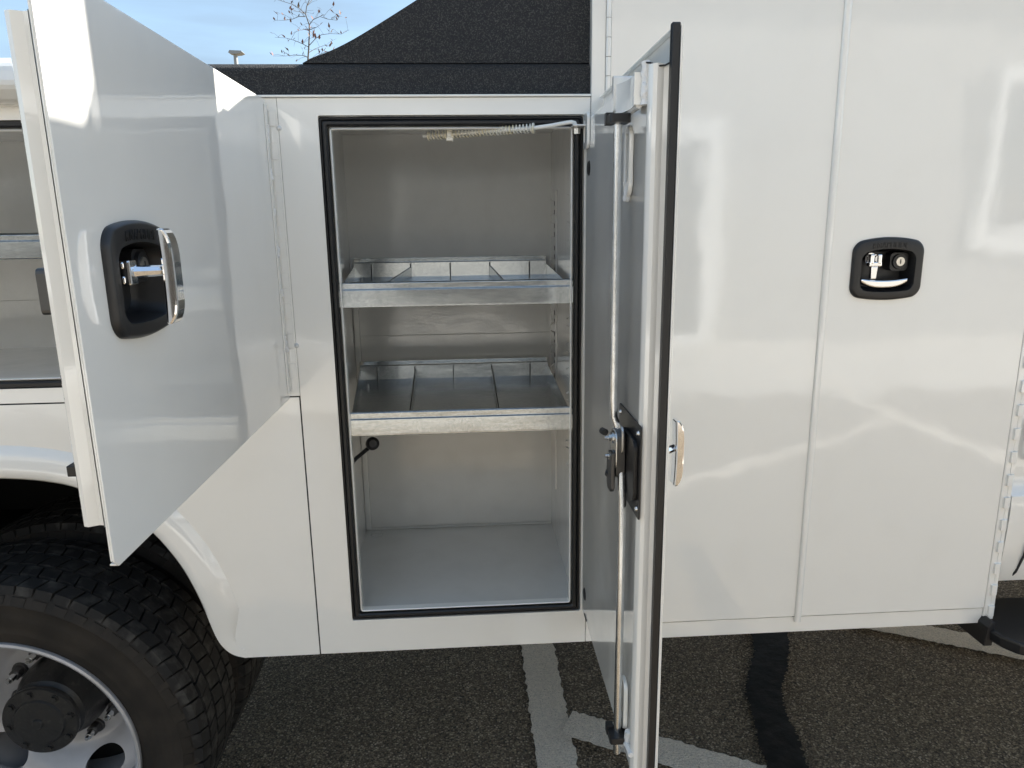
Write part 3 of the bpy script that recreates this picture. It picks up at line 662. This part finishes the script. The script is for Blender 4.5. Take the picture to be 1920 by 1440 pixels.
# second door needs the dish cut-out: thin skin over the box, cup sits in a pocket
bm = bmesh.new(); prism(bm, vtab(.665, 1.0655, .6185, TZ-.02), [[(.778+a, 1.329+b_) for a, b_ in HOLE]], XZ, -.0035, -.001)
for q in ((.665, .70, -.001, .0055, .6185, TZ-.02), (1.03, 1.0655, -.001, .0055, .6185, TZ-.02)): box(bm, *q)
d2 = fin('tall_door', bm, MW, T, bevel=.0010)
prof = [(.6565, -.0042), (.6572, -.0068), (.6595, -.0082), (.6660, -.0082), (.6690, -.0064), (.6705, -.0037), (.6705, -.0030), (.6565, -.0030)]
bm = bmesh.new(); prism(bm, prof, [], lambda a, b_, c: Vector((a, b_, c)), .607, TZ-.02); fin('door_overlap_strip', bm, MW, T, smooth=50)
fin('door_gap', B((.6535, .6660, .0008, .003, .60, TZ-.02), (.2448, .2534, .0066, .008, .60, 1.92)), MSEAM, T)
handle(d2, H2, False)
bm = bmesh.new(); prism(bm, [(.2205, TZ), (.2265, TZ+.0005), (.281, 1.974), (.281, TZ)], [], XZ, .0, .06); fin('added_shade_wedge', bm, MW, T)  # added wedge, unseen, shapes the slanted shadow edge on the left door
fin('added_shade_board', B((.281, 1.084, .0, .004, TZ-.012, 2.62)), MW, T)  # unseen board, added to keep sun off the middle of the left door
# piano hinges: slim barrel on the left, square-cut on the outer corner
z = 1.29
zz = .62
while zz < TZ-.03:
    bm = bmesh.new(); cyl(bm, (.2492, -.001, zz), (0, 0, 1), .0046, .0298, 12); fin('hinge_knuckle', bm, MW, T, smooth=True); zz += .0308
bm = bmesh.new(); box(bm, 1.0668, 1.0805, -.004, .004, .592, 1.93); fin('corner_hinge_leaf', bm, MW, T, bevel=.002)
zz = .600
while zz < 1.90:
    bm = bmesh.new(); prism(bm, rrect(1.0740, 1.0835, zz, zz+.0235, .0015, 2), [], XZ, -.0085, -.0035); cyl(bm, (1.0832, -.003, zz), (0, 0, 1), .0052, .0235, 12)
    fin('hinge_knuckle', bm, MW, T, bevel=.0006); zz += .0485
fin('hinge_backing', B((1.0806, 1.0885, -.0035, .006, .592, TZ-.02)), MW, T)

# ------------------------------------------------------------------ rest of the body: bed, far side, chassis
fin('bed_floor', B((-1.95, TX0-.002, .43, 1.92, .98, 1.0)), MLIN, T)
fin('bed_wall', B((-1.95, TX0-.002, .416, .43, .98, 1.6905)), MLIN, T)
fin('far_side_compartments', B((-1.95, TX0-.002, 1.93, 2.34, .60, 1.69)), MW, T)
fin('tailgate', B((-1.99, -1.952, .002, 2.34, .70, 1.66)), MW, T, bevel=.005)
fin('wheel_house', B((-1.42, -.455, .43, .85, .60, .61), (-.45, -.4465, .045, .85, .60, 1.10), (-1.43, -.45, .02, .85, 1.105, 1.11), (-1.435, -1.43, .045, .85, .60, 1.1), (-1.43, -.45, .85, .855, .60, 1.1)), MUND, T)
fin('chassis_rail', B((-1.95, 3.9, .78, .86, .60, .80), (-1.95, 3.9, 1.48, 1.56, .60, .80)), MUND, T)
bm = bmesh.new(); tube(bm, [(-.94, .45, .395), (-.94, 1.9, .395)], .06, 16); tube(bm, [(-.94, .95, .395), (-.94, 1.39, .395)], .16, 16); fin('rear_axle', bm, MUND, T, smooth=True)
fin('body_underside', B((-.44, 1.06, .05, 2.3, .594, .599), (-1.95, -1.44, .05, 2.3, .594, .599)), MUND, T)
# cab: lofted cross-sections seen past the tall compartment
CX0 = 1.099
side = [(.045, .655), (.022, .665), (.010, .70), (.006, .76), (.004, .83), (.006, .862), (.020, .874), (.026, .90), (.024, .914), (.030, .935), (.022, 1.10), (.03, 1.35), (.06, 1.50), (.16, 2.06), (.24, 2.20), (.4, 2.25)]
sec = side+[(2.34-y, z) for y, z in side[::-1]]
bm = bmesh.new(); xs = [(CX0, 1), (CX0+.006, 1), (3.2, 1)]
A = [[bm.verts.new((x, y, z)) for y, z in sec] for x, _ in xs]
for a, b_ in zip(A, A[1:]):
    for i in range(len(sec)): bm.faces.new([a[i], a[(i+1) % len(sec)], b_[(i+1) % len(sec)], b_[i]])
bm.faces.new(A[0]); bm.faces.new(A[-1])
cab = fin('cab', bm, MW, T, smooth=40)
bm = bmesh.new(); prism(bm, rrect(1.2, 2.25, 1.42, 1.95, .07), [], lambda a, b_, c: Vector((a, .035+(b_-1.42)*.19+c, b_)), -.012, .03); fin('cab_window', bm, MGLS, cab)
bm = bmesh.new(); tube(bm, [(1.136, .034, .658), (1.137, .012, .69), (1.143, .004, .73), (1.150, .002, .79), (1.152, .002, .85), (1.153, .02, .90), (1.155, .021, 1.3)], .0026, 6); fin('cab_door_gap', bm, MSEAM, cab, smooth=True)
bm = bmesh.new(); tube(bm, [(1.125, .0195, 1.02), (1.1265, .017, .97), (1.131, .017, .945), (1.139, .017, .938), (1.30, .019, .935)], .006, 8); fin('cab_body_crease', bm, MW, cab, smooth=True)
bm = bmesh.new(); prism(bm, [(3.2, .62), (4.35, .62), (4.4, .9), (4.35, 1.25), (3.75, 1.5), (3.2, 1.58)], [], XZ, .06, 2.28); fin('hood', bm, MW, cab, bevel=.06)
fin('added_roof_cap', B((1.25, 3.1, .30, 2.04, 2.24, 2.50)), MW, cab, bevel=.08)  # invented raised cap out of view, added for the sun patch
# unseen board and strip, added to block sun around the left door's bright patch
bm = bmesh.new(); prism(bm, rrect(-.14, 2.40, 1.95, 2.44, .02, 4), [], lambda a, b_, c: Vector((c, a, b_)), 1.088, 1.20); fin('added_sun_blocker', bm, MW, T, bevel=.004)
fin('added_shade_strip', B((1.0842, 1.0875, .001, .02, 1.90, 2.62)), MW, T)  # added strip, unseen, gives the sun patch a straight upright edge
bm = bmesh.new(); prism(bm, [(.0, 2.438), (-.03, 2.438), (-.02, 2.441), (-.012, 2.447), (-.007, 2.456), (-.003, 2.466), (0, 2.475)], [], lambda a, b_, c: Vector((c, a, b_)), 1.088, 1.16); fin('added_blocker_fillet', bm, MW, T)  # added fillet, unseen, rounds the lower corner of the sun patch
# running board
bm = bmesh.new(); n0 = 12; topo = [(1.058, -.02), (1.064, -.055), (1.085, -.085), (1.12, -.108), (1.18, -.125), (3.05, -.13), (3.05, .13), (1.058, .13)]
prism(bm, [(1.066, -.025), (1.072, -.052), (1.09, -.082), (1.125, -.105), (1.18, -.118), (3.05, -.122), (3.05, .09), (1.12, .09), (1.07, .03)], [], lambda a, b_, c: Vector((a, b_, c)), .556, .583)
rb = fin('running_board', bm, MPL, T, bevel=.006)
bm = bmesh.new(); v = [(1.056, .545), (1.060, .588), (1.068, .600), (1.074, .600), (1.074, .545)]; prism(bm, v, [], XZ, -.03, .06); fin('step_bracket', bm, MRUB, rb, bevel=.002)

# ------------------------------------------------------------------ wheels
def wheel(xc, zc_, y0, detail=True):
    """dual wheel, outer face at y0"""
    R_ = .395; r_ = .252
    WH = fin('wheel', (lambda b2: (lathe(b2, [(.226, y0+.27), (.228, y0+.20), (.232, y0+.06), (.236, y0+.035), (.241, y0+.022), (.2435, y0+.012), (.2475, y0+.004), (.253, y0+.0005), (.2575, y0+.002), (.2585, y0+.008), (.255, y0+.014), (.245, y0+.03), (.240, y0+.27)], (xc, zc_), 128), b2)[1])(bmesh.new()), MRIM, T, smooth=50)
    # dished centre disc with hand holes cut through
    bm = bmesh.new()
    prof = [(r__, y0+.126+o__) for r__, o__ in ((.060, .105), (.098, .104), (.138, .104), (.146, .100), (.156, .090), (.172, .076), (.190, .062), (.208, .052), (.222, .047), (.228, .047), (.228, .055), (.222, .055), (.208, .060), (.190, .070), (.172, .084), (.156, .098), (.146, .108), (.138, .112), (.060, .112))]
    lathe(bm, prof, (xc, zc_), 128, close=True)
    disc_ = fin('wheel_disc', bm, MRIM, WH, smooth=40)
    bm = bmesh.new()
    for k in range(5):
        a = math.radians(-65+72*k); c_ = Vector((xc+.187*math.cos(a), 0, zc_+.187*math.sin(a))); ra = Vector((math.cos(a), 0, math.sin(a))); ta = Vector((-math.sin(a), 0, math.cos(a)))
        m_ = 32; A = []; C = []
        for i in range(m_):
            th = 2*math.pi*i/m_; p = c_+ra*.029*math.sin(th)+ta*.052*math.cos(th)
            A.append(bm.verts.new((p.x, y0+.10, p.z))); C.append(bm.verts.new((p.x, y0+.3, p.z)))
        for i in range(m_): bm.faces.new([A[i], A[(i+1) % m_], C[(i+1) % m_], C[i]])
        bm.faces.new(A[::-1]); bm.faces.new(C)
    cut = fin('cut', bm, MRIM)
    md = disc_.modifiers.new('b', 'BOOLEAN'); md.object = cut; md.operation = 'DIFFERENCE'; md.solver = 'EXACT'
    bpy.context.view_layer.update()
    # bake the holes
    dg = bpy.context.evaluated_depsgraph_get(); me = bpy.data.meshes.new_from_object(disc_.evaluated_get(dg)); disc_.modifiers.clear(); disc_.data = me
    bpy.data.objects.remove(cut)
    for p in me.polygons: p.use_smooth = True
    me.set_sharp_from_angle(angle=math.radians(35))
    # hub: flange, barrel, end cap with bolts
    bm = bmesh.new(); lathe(bm, [(.094, y0+.234), (.095, y0+.215), (.092, y0+.190), (.084, y0+.170), (.079, y0+.155), (.078, y0+.145), (.070, y0+.138), (.070, y0+.118)], (xc, zc_), 56)
    hb = fin('hub', bm, MHUB, WH, smooth=40)
    bm = bmesh.new(); rg = lathe(bm, [(.070, y0+.130), (.0785, y0+.126), (.0795, y0+.118), (.0775, y0+.1145), (.054, y0+.113), (.0525, y0+.1105), (.051, y0+.1085), (.012, y0+.1075), (.0105, y0+.104), (.0095, y0+.103)], (xc, zc_), 48); bm.faces.new(rg[-1])
    fin('hub_cap', bm, MHUB, WH, smooth=35)
    for k in range(8):
        a = math.radians(10+45*k); p = (xc+.066*math.cos(a), y0+.1145, zc_+.066*math.sin(a)); bm = bmesh.new(); cyl(bm, p, (0, -1, 0), .0068, .0065, 6); cyl(bm, (p[0], p[1], p[2]), (0, -1, 0), .0088, .0018, 16); fin('hub_bolt', bm, MHUB, WH)
    for k in range(10):
        a = math.radians(8+36*k); cx, cz = xc+.1125*math.cos(a), zc_+.1125*math.sin(a)
        bm = bmesh.new(); cyl(bm, (cx, y0+.230, cz), (0, -1, 0), .0185, .006, 20, .0165); cyl(bm, (cx, y0+.224, cz), (0, -1, 0), .0142, .016, 6, .0135); cyl(bm, (cx, y0+.208, cz), (0, -1, 0), .012, .003, 16, .0095)
        nt_ = fin('lug_nut', bm, MBOLT, WH, bevel=.0008)
        bm = bmesh.new(); cyl(bm, (cx, y0+.208, cz), (0, -1, 0), .0078, .020, 12); cyl(bm, (cx, y0+.188, cz), (0, -1, 0), .0055, .007, 12, .0042); fin('wheel_stud', bm, MZN, WH, smooth=True)
    # tyre carcass
    for (ya, flip) in ((y0, 0), (y0+.285, 1)):
        Wt = .222; prof = [(.246, ya+.012), (.256, ya+.010), (.268, ya+.0045), (.280, ya+.002), (.283, ya+.0008), (.287, ya+.002), (.300, ya-.0025), (.325, ya-.005), (.342, ya-.0025), (.344, ya-.004), (.347, ya-.0025), (.359, ya+.004), (.367, ya+.0095), (.371, ya+.013)]
        prof += [(.371, ya+Wt-.013)]+[(rd, 2*ya+Wt-y) for rd, y in prof[::-1][1:]]
        bm = bmesh.new(); lathe(bm, prof, (xc, zc_), 160); ty = fin('tyre', bm, MTYR, WH, smooth=50)
        # tread blocks
        bm = bmesh.new(); nb = 68; rows = [(.006, .043, 0), (.0475, .084, .45), (.0885, .1335, .1), (.138, .1745, .55), (.179, .216, 0)]
        for ri, (a0, a1, ph) in enumerate(rows):
            for k in range(nb):
                st = 2*math.pi/nb; t0 = (k+ph)*st+random.uniform(-.03, .03)*st; gw = .13 if ri in (0, 4) else .10
                sk = (.22 if ri % 2 else -.22)*st; rt_ = .3825+random.uniform(-.0006, .0006); m_ = 2
                def V(th, y, rd): return bm.verts.new((xc+rd*math.cos(th), ya+y, zc_+rd*math.sin(th)))
                outr = .006 if ri == 0 else 0; outl = .006 if ri == 4 else 0
                lo = []; hi = []; tmid = [t0, t0+st*(1-gw)*.5, t0+st*(1-gw)]
                zig = [0, .0022 if ri not in (0,) else 0, 0]
                for j, th in enumerate(tmid):
                    lo.append((V(th, a0-(.0 if ri else .001)+zig[j], .363), V(th+sk, a1+zig[j], .363)))
                    hi.append((V(th+.02*st, a0+.0015+(outr*.35)+zig[j], rt_-(.0035 if ri == 0 else 0)), V(th+sk-.02*st, a1-.0015+zig[j]-outl*.35, rt_-(.0035 if ri == 4 else 0))))
                for j in range(2):
                    bm.faces.new([hi[j][0], hi[j+1][0], hi[j+1][1], hi[j][1]])
                    bm.faces.new([lo[j][0], lo[j+1][0], hi[j+1][0], hi[j][0]]); bm.faces.new([lo[j][1], lo[j+1][1], hi[j+1][1], hi[j][1]])
                for j in (0, 2): bm.faces.new([lo[j][0], lo[j][1], hi[j][1], hi[j][0]])
        td = fin('tread', bm, MTRD, WH, kind='stuff')
        bm = bmesh.new()                                             # raised ribs and shoulder scallops on the sidewall
        for k in range(58):
            th = (k+.15)*2*math.pi/58
            c0, c1 = math.cos(th), math.sin(th); e0, e1 = math.cos(th+.07), math.sin(th+.07)
            v = [bm.verts.new(p) for p in ((xc+.3455*c0, ya-.0042, zc_+.3455*c1), (xc+.3455*e0, ya-.0042, zc_+.3455*e1), (xc+.3605*e0, ya+.0025, zc_+.3605*e1), (xc+.3605*c0, ya+.0025, zc_+.3605*c1), (xc+.3455*c0, ya+.0, zc_+.3455*c1), (xc+.3455*e0, ya+.0, zc_+.3455*e1), (xc+.3605*e0, ya+.0075, zc_+.3605*e1), (xc+.3605*c0, ya+.0075, zc_+.3605*c1))]
            for q in ((0, 1, 2, 3), (0, 4, 5, 1), (1, 5, 6, 2), (2, 6, 7, 3), (3, 7, 4, 0)): bm.faces.new([v[i] for i in q])
        fin('sidewall_lugs', bm, MTYR, WH, kind='stuff')
    return WH
wheel(-.945, .390, -.02)
# front wheel: copy of the rear one, shifted under the cab
wf = [o for o in COL.objects if o.name == 'wheel'][0]
c = wf.copy(); COL.objects.link(c); c.parent = T; c.location = wf.location+Vector((4.65, .12, 0)); ORG[c] = ORG[wf]
for ch in wf.children:
    d_ = ch.copy(); COL.objects.link(d_); d_.parent = c
for k in range(2):
    c2 = wf.copy(); COL.objects.link(c2); c2.parent = T; c2.location = wf.location+Vector((0 if k == 0 else 4.65, 1.85, 0))
fin('inner_rim_disc', (lambda b2: (b2.faces.new([b2.verts.new((-.945+.25*math.cos(2*math.pi*i/40), .262, .395+.25*math.sin(2*math.pi*i/40))) for i in range(40)]), b2)[1])(bmesh.new()), MUND, T)

# ------------------------------------------------------------------ tree and lamp post beyond the truck
TD = 14.
def pt(u_, v_, dy=0):
    """point on the tree's plane from a sketch coordinate"""
    d = f+rt*(u_-960)/F+up*(720-v_)/F; t = (TD+dy+1.3)/d.y; return Vector((t*d.x, TD+dy, 1.42+t*d.z))
tr = empty('young_tree', (pt(577, 118).x, TD, 0)); tag(tr, 'slender almost bare young tree with a few dry red leaves above the black ledge', 'tree')
bm = bmesh.new(); b0 = pt(577, 118); tube(bm, [(b0.x-.02, TD, 0), (b0.x, TD, 2.3), b0, pt(579, 90), pt(580, 60), pt(580, 47), pt(573, 27), pt(575, 12), pt(582, -5), pt(580, -40), pt(585, -75)], [.06, .042, .016, .015, .012, .011, .009, .008, .007, .005, .003], 8)
fin('trunk', bm, MBARK, tr, smooth=True)
brs = [[(578, 88), (567, 82), (550, 75), (535, 71), (515, 70)], [(580, 85), (592, 72), (603, 65), (620, 63), (640, 64), (655, 56)], [(580, 47), (587, 37), (600, 31), (615, 36), (632, 38), (638, 28)],
       [(573, 27), (560, 15), (545, 7), (522, 0), (505, -12)], [(578, 57), (570, 55), (560, 58)], [(580, 56), (592, 52), (600, 47)], [(578, 108), (568, 104), (555, 103), (535, 105), (512, 105)], [(577, 100), (590, 92), (605, 86), (622, 84)],
       [(572, 31), (560, 31), (548, 36), (533, 38), (515, 38)], [(578, 112), (592, 106), (610, 98), (625, 95)], [(575, 12), (583, 2), (596, -10)], [(573, 26), (562, 22), (545, 20)], [(581, -30), (560, -45), (540, -52)], [(581, -20), (605, -38), (625, -45)], [(584, -60), (570, -85), (560, -100)], [(584, -60), (600, -90), (606, -110)]]
bt = bmesh.new(); lf = bmesh.new()
def leaf(p):
    s_ = random.uniform(.055, .09); q = Matrix.Rotation(random.uniform(0, 6.28), 3, 'Z') @ Matrix.Rotation(random.uniform(.3, 1.5), 3, 'X')
    pts = [(0, 0, 0), (.28, .4, .06), (.12, .9, 0), (0, 1.25, -.12), (-.14, .85, 0), (-.26, .4, .07)]
    v = [lf.verts.new(p+q @ (Vector(a)*s_)) for a in pts]; lf.faces.new([v[0], v[1], v[2], v[5]]); lf.faces.new([v[2], v[3], v[4], v[5]])
for br in brs:
    dy = random.uniform(-.5, .5); P = [pt(a, b_, dy*i/len(br)) for i, (a, b_) in enumerate(br)]
    tube(bt, P, [.0075*(1-.75*i/(len(P)-1)) for i in range(len(P))], 5)
    for i in range(1, len(P)):
        for j in range(2):
            a = P[i-1].lerp(P[i], random.random()); e = a+Vector((random.uniform(-.25, .25), random.uniform(-.2, .2), random.uniform(-.08, .2)))
            tube(bt, [a, a.lerp(e, .5)+Vector((0, 0, .02)), e], [.003, .0025, .0015], 4)
            if random.random() < .5: leaf(e)
            if random.random() < .35: leaf(a.lerp(e, .7))
        if random.random() < .8: leaf(P[i])
fin('crown', bt, MBARK, tr); fin('leaves', lf, MLEAF, tr, kind='stuff')
lpst = empty('lamp_post', (-10.5, 35, 0)); tag(lpst, 'distant grey parking lot lamp post with a flat head beyond the ledge', 'lamp post')
bm = bmesh.new(); tube(bm, [(-10.53, 35, 0), (-10.53, 35, 9.3)], [.14, .09], 10); fin('pole', bm, MPOLE, lpst, smooth=True)
bm = bmesh.new(); prism(bm, [(-10.78, 9.32), (-10.72, 9.42), (-10.2, 9.40), (-10.14, 9.34), (-10.3, 9.28), (-10.6, 9.26)], [], XZ, 34.75, 35.25); fin('lamp_head', bm, MPOLE, lpst)

strip('added_bounce_apron', [(-60, -4.3), (60, -4.3), (60, -30), (-60, -30)], .002, MCON)  # invented pale paving behind the viewer, added to bounce warm sunlight onto the truck
# ------------------------------------------------------------------ invented building behind the viewer, added to be mirrored in the paint
BY = -7.0
bd = empty('added_workshop', (0, BY-4, 0)); tag(bd, 'invented tan workshop, unseen, added for the white window frames mirrored in the truck paint', 'building')
OPN = ((-1.2, 2.72, .12, 2.35), (6.15, 8.7, 1.2, 2.95), (10.2, 12.7, 1.2, 2.95), (-6.2, -2.4, .12, 2.35))
bm = bmesh.new(); prism(bm, vtab(-16, 16, 0, 3.9), [vtab(a, b_, c, d_) for a, b_, c, d_ in OPN], XZ, BY-.25, BY); box(bm, -16, 16, BY-9, BY-.3, 0, 3.8)
fin('wall', bm, MTAN, bd, kind='stuff' if 0 else None)
for (a, b_, c, d_) in OPN:
    bm = bmesh.new(); prism(bm, vtab(a-.2, b_+.2, max(c-.2, .01), d_+.2), [vtab(a+.03, b_-.03, c+.03, d_-.03)], XZ, BY, BY+.08); fin('window_frame', bm, MTRIM, bd)
    fin('pane', B((a, b_, BY-.2, BY-.15, c, d_)), MGLS, bd)
fin('roof_edge', B((-16.2, 16.2, BY-9.2, BY+.25, 3.9, 4.15)), MTRIM, bd)
